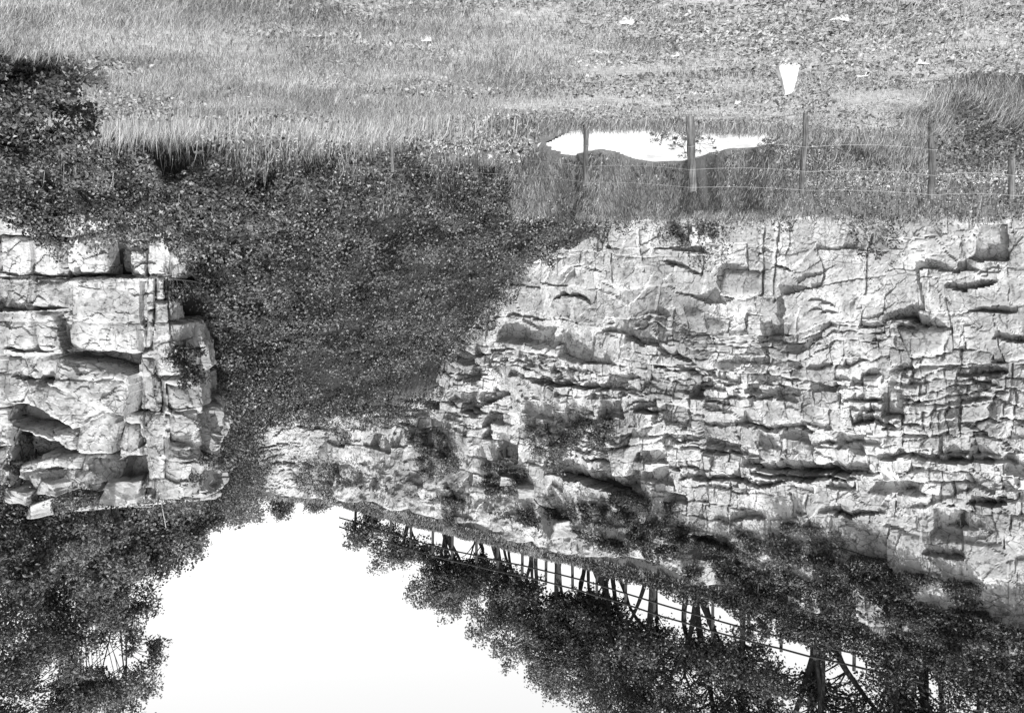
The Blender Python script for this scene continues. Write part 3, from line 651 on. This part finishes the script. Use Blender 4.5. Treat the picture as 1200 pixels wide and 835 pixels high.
# shrubs: photo px, py of the base, distance, radius, height, leaf material, label; hang = grows out from the face
shrubs = [
 # on top of and behind the near cliff (left of the photo)
 (20, 620, 29.5, 1.6, 2.2, 'leafdark', 'dark rounded bush at the left edge of the photo on the near cliff top'),
 (75, 612, 30, 1.3, 1.7, 'leaflight', 'greyish low bush in front of the pale rubble of the near cliff top'),
 (125, 612, 31, 1.5, 2.2, 'leaf', 'fluffy bush on the near cliff top beside the white block'),
 (175, 605, 33, 1.5, 2.3, 'leafdark', 'dark bush behind the bare arching stems on the near cliff'),
 (215, 590, 35, 1.6, 2.3, 'leaf', 'soft leafy bush halfway along the flank of the near cliff'),
 (238, 590, 40, 1.1, 1.3, 'leaflight', 'pale feathery bush at the back of the near cliff flank'),
 (256, 582, 46, 1.0, .8, 'leaf', 'small bush where the near cliff top meets the open sky'),
 (30, 650, 33, 2.3, 4.2, 'leafdark', 'dense dark thicket bush behind the left edge bush'),
 (95, 650, 35, 2.3, 4.0, 'leafdark', 'dark wide bush in the second row on the near cliff'),
 (150, 640, 38, 1.8, 3.2, 'leafdark', 'conifer-like bush with layered sprays beside the sky'),
 (140, 800, 39, 1.8, 8.2, 'leaflight', 'thin loose tree reaching out over the sky near the lower left corner'),
 (20, 720, 38, 2.7, 6.4, 'leafdark', 'tall dark tree filling the lower left corner of the photo'),
 (85, 720, 39, 2.6, 5.6, 'leaf', 'tall loose tree one in from the lower left corner'),
 (330, 592, 55, 1.0, .8, 'leaf', 'small dark bush on the end wall rim at the left of the sky gap'),
 (425, 592, 55, 1.0, 1.2, 'leafdark', 'dark bush on the end wall rim beside the rail fence end'),
 (375, 592, 55, .8, .5, 'leaflight', 'thin low bush in the middle of the end wall rim')]
for k, (px, py, Yd, rad, hgt, lm, lab) in enumerate(shrubs):
    p = at(px, py, Yd); z = float(terrain(p[0], p[1])); hgt = max(.6, hgt+(p[2]-z)*.0)
    h_tot = max(hgt, p[2]-z+hgt)
    cl = crown_clusters(h_tot, rad, int(5+h_tot*2.5), .25, rt)
    plant('bush' if hgt < 5 else 'tree', (p[0], p[1], z), cl, .12, int((3200 if hgt < 3 else 2100)*max(1.2, h_tot)), lm, lab, 'bush' if hgt < 5 else 'tree', 'bushes on the near cliff top' if Yd < 50 else 'bushes on the end wall rim', (4, .06), csize=.52, seed=90+k, twigs=7, crown='foliage' if hgt < 5 else 'crown', stem='stem' if hgt < 5 else 'trunk')

# bushes rooted in the faces
def face_bush(px, py, rad, wall, lm, lab, n=2600, leaf=.09, tall=1.0):
    rad = rad*((1.35 if px < 860 else 1.0) if px > 700 and py > 590 else 1.15)
    if wall == 'A': t, z = A_px(px, py); p = A0+DA*t+NA*(.05-A_batter(t, z)); nrm = NA
    elif wall == 'C':
        t, z = C_px(px, py); q = C_P(np.array([t])); nn = C_N(np.array([t])); nrm = np.array([nn[0][0], nn[1][0]]); p = np.array([q[0][0], q[1][0]])+nrm*(.1-C_batter(t, z))
    else: t, z = B_px(px, py); p = B0+DB*t+NB*(.1-.4*(z-8)); nrm = NB
    rr = np.random.default_rng(int(px*7+py)); cl = []
    for k in range(int(5+rad*5)):
        a = rr.uniform(-1, 1); b = rr.uniform(-.8, 1.)*tall; cl.append((DA[0]*a*rad+nrm[0]*rr.uniform(.0, .45)*rad, DA[1]*a*rad+nrm[1]*rr.uniform(0, .45)*rad, b*rad*(1-.4*abs(a))+rad*.5, rad*rr.uniform(.22, .4)))
    e = plant('bush', (p[0], p[1], z-rad*.4), cl, leaf, int(n*rad*rad+600), lm, lab, 'bush', 'bushes rooted in the rock', (3, .035), csize=.3, seed=int(px+py*3), crown='foliage', stem='stem', twigs=8)
    return e
fb = [
 (815, 262, .75, 'A', 'leaf', 'bush spilling over the foot of the long cliff below the wire fence posts'),
 (700, 495, .9, 'A', 'leaf', 'bush on the ledge beside the pale square pillar of rock'),
 (650, 515, 1.0, 'A', 'leaflight', 'straggling bush on the ledge to the left of the pillar-side bush'),
 (590, 545, 1.1, 'A', 'leaf', 'spreading bush low on the ledge in the middle of the photo'),
 (515, 520, 1.2, 'A', 'leaf', 'bush in the corner between the end wall and the long cliff'),
 (545, 595, 1.0, 'A', 'leaf', 'bush on the brink below the splayed tree'),
 (640, 600, .8, 'A', 'leafdark', 'small dark bush under the rail fence above the shadowed ledge'),
 (720, 610, 1.1, 'A', 'leafdark', 'dark bush on the brink under the forked tree'),
 (765, 600, 1.1, 'A', 'leafdark', 'dark round bush hanging over pale rock in the middle of the long cliff top'),
 (830, 650, 1.1, 'A', 'leafdark', 'dark bush in the shade just under the rail fence'),
 (905, 640, 1.2, 'A', 'leaflight', 'pale leafed hanging bush at the brink, left of a larger dark one'),
 (950, 630, 1.2, 'A', 'leaf', 'broad bush hanging down the rock near the shaded brink'),
 (985, 660, 1.3, 'A', 'leafdark', 'dark bush behind the broad hanging bush'),
 (1040, 680, 1.3, 'A', 'leafdark', 'heavy dark bush at the foot of the stout shaded tree'),
 (1095, 690, 1.2, 'A', 'leafdark', 'dark bush overhanging the rock near the right edge'),
 (1140, 730, 1.2, 'A', 'leafdark', 'dark bush beside the pale buttress near the right edge'),
 (900, 700, 1.2, 'A', 'leafdark', 'black shaded bush at the brink in front of the thick dark tree'),
 (470, 490, .7, 'B', 'leaf', 'low bush at the top of the ivy slope under the end wall'),
 (455, 575, .8, 'B', 'leaf', 'bush on the end wall beside a bare patch of earth'),
 (110, 590, .9, 'C', 'leaf', 'bush on the near cliff between rubble and the white block'),
 (60, 250, .6, 'C', 'ivy', 'leafy bush at the foot of the near cliff at the left edge'),
 (225, 420, .8, 'C', 'ivy', 'climbing bush against the corner of the near cliff beside the ivy'),
 (230, 350, .9, 'C', 'ivy', 'climbing bush low on the corner of the near cliff'),
 (240, 540, .7, 'C', 'leaf', 'bush on the upper corner of the near cliff'),
]
for px, py, rad, wall, lm, lab in fb: face_bush(px, py, rad, wall, lm, lab)

# bramble at the left edge and rank grass at the right edge, close to the camera
rr = np.random.default_rng(9); cl = []
for _ in range(95):
    a = rr.uniform(-.65, 1.4); cl.append((a, rr.uniform(-.7, 1.3), rr.uniform(.0, 1.1)*(1-.35*max(0, -a)), rr.uniform(.22, .36)))
bx, by = 5.55, 10.5; bz = float(terrain(bx, by))
plant('bramble', (bx, by, bz), cl, .055, 60000, 'bramble', 'big dark bramble bush at the upper left edge of the photo with a black hollow', 'bramble', None, (10, .010), 'bark', 'foliage', 'stem', .24, 9, 9, .8)
n = 26000; x = rng.uniform(-9.3, -5.0, n); y = rng.uniform(11.6, 17.5, n)
k = (600-F0*x/y > 1105+90*patch(x, y, .9, 221)+30*rng.uniform(-1, 1, n)) & (patch(x, y, 1.4, 224) > -.16); x, y = x[k], y[k]
z = terrain(x, y); V, T = blades(np.stack([x, y, z], 1), .12+.5*rng.uniform(0, 1, len(x))*(.8+1.6*patch(x, y, 1.4, 222)), np.full(len(x), .008), 1.2)
tag(tri_mesh('rank_grass', V, T, M['turf'], attr={'var': np.repeat(rng.uniform(0, 1, len(x)), 5)}), kind='stuff')
n = 18000; x = rng.uniform(-9.3, -5.4, n); y = rng.uniform(13, 17.5, n); k = (600-F0*x/y > 1135+120*patch(x, y, .9, 221)+25*rng.uniform(-1, 1, n)) & (patch(x, y, 1.1, 226) > -.06); x, y = x[k], y[k]
leafmass('rank_weeds', np.stack([x, y, terrain(x, y)+rng.uniform(.05, .75, len(x))], 1), .06, 'bramble')
# weeds rooted on the crest, dark against the white track
for k, (px, hh, lab) in enumerate([(796, .42, 'drooping weed against the white track just left of the stout fence post'), (826, .40, 'drooping weed against the white track just right of the stout fence post'), (770, .18, 'short weed against the widest part of the white track'), (905, .35, 'tall weed at the right end of the white track')]):
    Yd = 21.0; x = (600-px)/F0*Yd; z = float(terrain(x, Yd)); r2 = np.random.default_rng(700+k)
    cl = [(r2.uniform(-.22, .22), r2.uniform(-.1, .1), r2.uniform(.1, hh+.3), .13) for _ in range(9)]
    plant('weed', (x, Yd, z), cl, .04, 700, 'weed', lab, 'weed', 'weeds in front of the white track', (5, .006), 'bark', 'foliage', 'stem', .10, 700+k, 14, .1)

# ------------------------------------------------------------------ fences
def post(x, y, ztop, r, length, parent, m, lean=(0, 0), seg=9):
    q = np.linspace(0, 1, 14); V, T = tube([(x+lean[0]*a+.006*math.sin(7*a+x), y+lean[1]*a, ztop-length*(1-a)) for a in q], [r*(1.06-.1*a+random.uniform(-.07, .07)) for a in q], 11)
    V[:, 0] += .012*fbm(V[:, 0]*40+x, V[:, 2]*6, 501, 3); V[:, 2] += np.where(V[:, 2] > ztop-.03, .03*fbm(V[:, 0]*30, V[:, 1]*30, 502, 2), 0)
    return tri_mesh('post', V-np.array(parent.location), T, M[m], parent, smooth=False)
wp = [(1187, 15.0, 1.38, .05), (1093, 15.3, 1.36, .055), (945, 16.0, 1.26, .042), (808, 16.8, 1.18, .065), (688, 18.7, 1.0, .05), (557, 21.5, .66, .045), (460, 25, .36, .045), (350, 27.5, .1, .045)]
wf = empty('wire_fence', (-3.4, 16.8, 0)); tag(wf, 'wire fence of rough round posts with three thin wires across the field edge', 'fence')
pp = []
for px, Yd, zt, r in wp:
    x = (600-px)/F0*Yd; post(x, Yd, zt, r, 1.35, wf, 'post', (random.uniform(-.07, .07), .03)); pp.append((x, Yd-.06, zt))
pp = [(pp[0][0]-3, pp[0][1]-.4, pp[0][2]+.05)]+pp
for k, dz in enumerate((.05, .34, .72)):
    L = []
    for a, b in zip(pp[:-1], pp[1:]):
        for s in np.linspace(0, 1, 7)[:-1]:
            L.append((lerp(a[0], b[0], s), lerp(a[1], b[1], s), lerp(a[2], b[2], s)-dz-.05*4*s*(1-s)*(.6+.3*k)))
    L.append((pp[-1][0], pp[-1][1], pp[-1][2]-dz)); V, T = tube(L, [.0027]*len(L), 4)
    tri_mesh('wire', V-np.array(wf.location), T, M['wire'], wf)
x0, y0 = on_line(600, 0); rf = empty('rail_fence', (x0, y0, 15.8)); tag(rf, 'dark timber post and rail fence under the trees on the cliff top', 'fence')
acc1 = []; t0 = 0
def fl(t): p = PA+DA*t; return p[0], p[1], 15.8+.10*math.sin(t*.4)
for k in range(21):
    t = -2.0+k*1.6*.84; x, y, z = fl(t+random.uniform(-.1, .1)); zt = z+1.2+random.uniform(-.06, .06)
    V, T = tube([(x, y, z-.5), (x+random.uniform(-.05, .05), y, zt)], [.07, .065], 6); tri_mesh('post', V-np.array(rf.location), T, M['rail'], rf)
for hz in (.62, 1.08):
    L = [np.array(fl(t))+np.array([-.07*NA[0]*-1, -.07*NA[1]*-1, hz+random.uniform(-.02, .02)]) for t in np.arange(-3, 26.6, 1.0)]
    V, T = tube(L, [.037]*len(L), 5); tri_mesh('rail', V-np.array(rf.location), T, M['rail'], rf)

# ------------------------------------------------------------------ stones
def rock(name, loc, size, m, label, cat, group=None, seed=0, poly=None, cuts=5, rot=0, jit=1):
    import bmesh
    bm = bmesh.new(); bmesh.ops.create_cube(bm, size=1); rr = random.Random(seed)
    if poly:  # taper etc: (top_scale_x, top_scale_y, top_shift_x)
        for v in bm.verts:
            if v.co.z > 0: v.co.x = v.co.x*poly[0]+poly[2]; v.co.y *= poly[1]
    for v in bm.verts: v.co += __import__('mathutils').Vector((rr.uniform(-.17, .17)*jit, rr.uniform(-.17, .17)*jit, rr.uniform(-.17, .17)*jit))
    bmesh.ops.bevel(bm, geom=list(bm.edges), offset=.07, segments=2, affect='EDGES', profile=.6)
    bmesh.ops.subdivide_edges(bm, edges=list(bm.edges), cuts=cuts, use_grid_fill=True)
    P = np.array([v.co[:] for v in bm.verts]); s = np.array(size)
    Q = P*s; dsp = (.34 if jit == 1 else .07)*fbm(Q[:, 0]/min(size)*2+seed, Q[:, 2]/min(size)*2+Q[:, 1], seed, 4)*min(size)
    nrm = P/np.linalg.norm(P, axis=1)[:, None]
    Q = Q+nrm*dsp[:, None]
    for v, q in zip(bm.verts, Q): v.co = q
    me = bpy.data.meshes.new(name); bm.to_mesh(me); bm.free(); me.materials.append(M[m])
    o = bpy.data.objects.new(name, me); COL.objects.link(o); o.location = loc; o.rotation_euler = (rr.uniform(-.08, .08), rr.uniform(-.08, .08), rot)
    return tag(o, label, cat, group)
# whitewashed marker stone in the field: narrow end up
p = at(924, 78, 11.45); z = float(terrain(p[0], p[1]))
rock('marker_stone', (p[0], p[1], z+.15), (.25, .2, .33), 'whitestone', 'white tapering upright stone standing alone in the short grass', 'stone', None, 4, (.30, .5, .03), rot=.1, jit=.25)
fs = [(985, 18, .16, 'flat white stone in the turf at the top edge of the photo'), (1012, 84, .13, 'thin flat pale stone just right of the white upright stone'), (700, 57, .10, 'small pale stone in the turf near the middle of the top edge'),
      (1080, 68, .10, 'small pale stone in the turf nearest the rank grass on the right'), (500, 43, .10, 'small white stone in the longer grass left of centre'), (1010, 125, .07, 'tiny pale stone far down the turf beside the dark weed bank'), (735, 20, .12, 'flat pale stone at the top edge above the middle of the turf'),
      (790, 60, .09, 'small pale stone midway between the centre and the white upright stone'), (865, 118, .12, 'flat pale stone in the turf close to the white track')]
for k, (px, py, s, lab) in enumerate(fs):
    Yd = CAMH*F0/(275-py); x = (600-px)/F0*Yd
    rock('stone', (x, Yd, float(terrain(x, Yd))+.015), (s*.95, s*.6, .045), 'whitestone', lab, 'stone', 'pale stones scattered in the turf', 20+k, cuts=2, rot=k)
# loose blocks on the ledges
bl = [(150, 572, 27.9, (1.0, .8, .55), 'white block perched alone on the near cliff top'), (30, 578, 28.2, (.7, .6, .4), 'pale broken block at the left edge on the near cliff top'), (70, 568, 28.2, (.75, .6, .35), 'pale flat block leaning on the rubble of the near cliff top'),
      (50, 592, 28.6, (.55, .5, .4), 'smaller pale block highest in the rubble near the left edge'),
      (660, 612, 45.2, (1.3, .9, .6), 'dark boulder on the ledge beneath the rail fence'), (620, 572, 45.6, (.9, .6, .45), 'grey boulder lying left of the long ledge shadow'), (600, 560, 45.8, (.55, .5, .35), 'small rounded boulder next to the grey one on the ledge'),
      (672, 628, 45.2, (.5, .4, .3), 'small white stone block beside the dark boulder near the fence')]
for k, (px, py, Yd, s, lab) in enumerate(bl):
    if Yd > 40:
        t, z = A_px(px, py); q = A0+DA*t+NA*(.25-A_batter(t, z)); L = (q[0], q[1], z)
    else:
        t, z = C_px(px, py); q = C_P(np.array([t])); L = (q[0][0], q[1][0]-.15+C_batter(t, z), z)
    rock('boulder', L, s, 'boulder', lab, 'boulder', 'loose blocks on the ledges', 60+k, cuts=4, rot=.3*k)
# bare branches: arching dead stems and the fallen stick
def sticks(name, p, lines, label, cat='branch'):
    e = empty(name, p); tag(e, label, cat, 'bare branches')
    acc = Acc()
    for L, r in lines:
        L = np.array(L, float); n = len(L); acc.add(*tube(L, np.linspace(r, r*.4, n), 5))
    V, T = acc.get(); tri_mesh('stem', V, T, M['twig'], e, smooth=True)
p = at(690, 600, 44.6); sticks('bare_branch', p, [([(0, 0, -.6), (.1, -.2, .6), (-.25, -.2, 1.6), (-.6, -.1, 2.4)], .035), ([(.05, -.2, .7), (.4, -.2, 1.3)], .02)], 'pale bare branch leaning across dark leaves right of the long ledge shadow')
p = at(196, 575, 28.2); sticks('bare_branch', p, [([(0, 0, -.3), (.05, -.3, .3), (-.1, -.4, .9)], .02), ([(0, 0, -.2), (.3, -.3, .35), (.8, -.3, .35), (1.1, -.4, .1)], .02)], 'thin bare arching stems beside the white block on the near cliff')

# ------------------------------------------------------------------ light, sky, camera
SUN_EL, SUN_AZ = 51, 193     # azimuth clockwise from +y; sun behind the camera, slightly to -x
sd = np.array([math.sin(R(SUN_AZ))*math.cos(R(SUN_EL)), math.cos(R(SUN_AZ))*math.cos(R(SUN_EL)), math.sin(R(SUN_EL))])
ld = bpy.data.lights.new('sun', 'SUN'); ld.energy = 4.2; ld.angle = R(.53); ld.color = (1, 1, 1)
lo = bpy.data.objects.new('sun', ld); COL.objects.link(lo)
import mathutils
lo.rotation_euler = mathutils.Vector(sd).to_track_quat('Z', 'Y').to_euler(); lo.location = (-10, -20, 40)
w = bpy.data.worlds.new('World'); sc.world = w; w.use_nodes = True; nt = w.node_tree
bg = nt.nodes['Background']; sky = nt.nodes.new('ShaderNodeTexSky'); sky.sky_type = 'NISHITA'; sky.sun_disc = False
sky.sun_elevation = R(SUN_EL); sky.sun_rotation = R(SUN_AZ); sky.dust_density = 3
sep = nt.nodes.new('ShaderNodeSeparateColor')     # the plate is blue-sensitive: only the sky's blue counts
nt.links.new(sky.outputs[0], sep.inputs[0]); nt.links.new(sep.outputs[2], bg.inputs[0]); bg.inputs[1].default_value = .15
cd = bpy.data.cameras.new('camera'); cam = bpy.data.objects.new('camera', cd); COL.objects.link(cam); sc.camera = cam
cd.sensor_width = 36; cd.lens = 36; cd.clip_end = 2000; cd.shift_y = -142.5/1200
cam.matrix_world = mathutils.Matrix(((-1, 0, 0, 0), (0, 0, -1, 0), (0, -1, 0, CAMH), (0, 0, 0, 1)))
sc.view_settings.view_transform = 'Standard'; sc.view_settings.look = 'None'; sc.view_settings.gamma = 1; sc.view_settings.exposure = .95
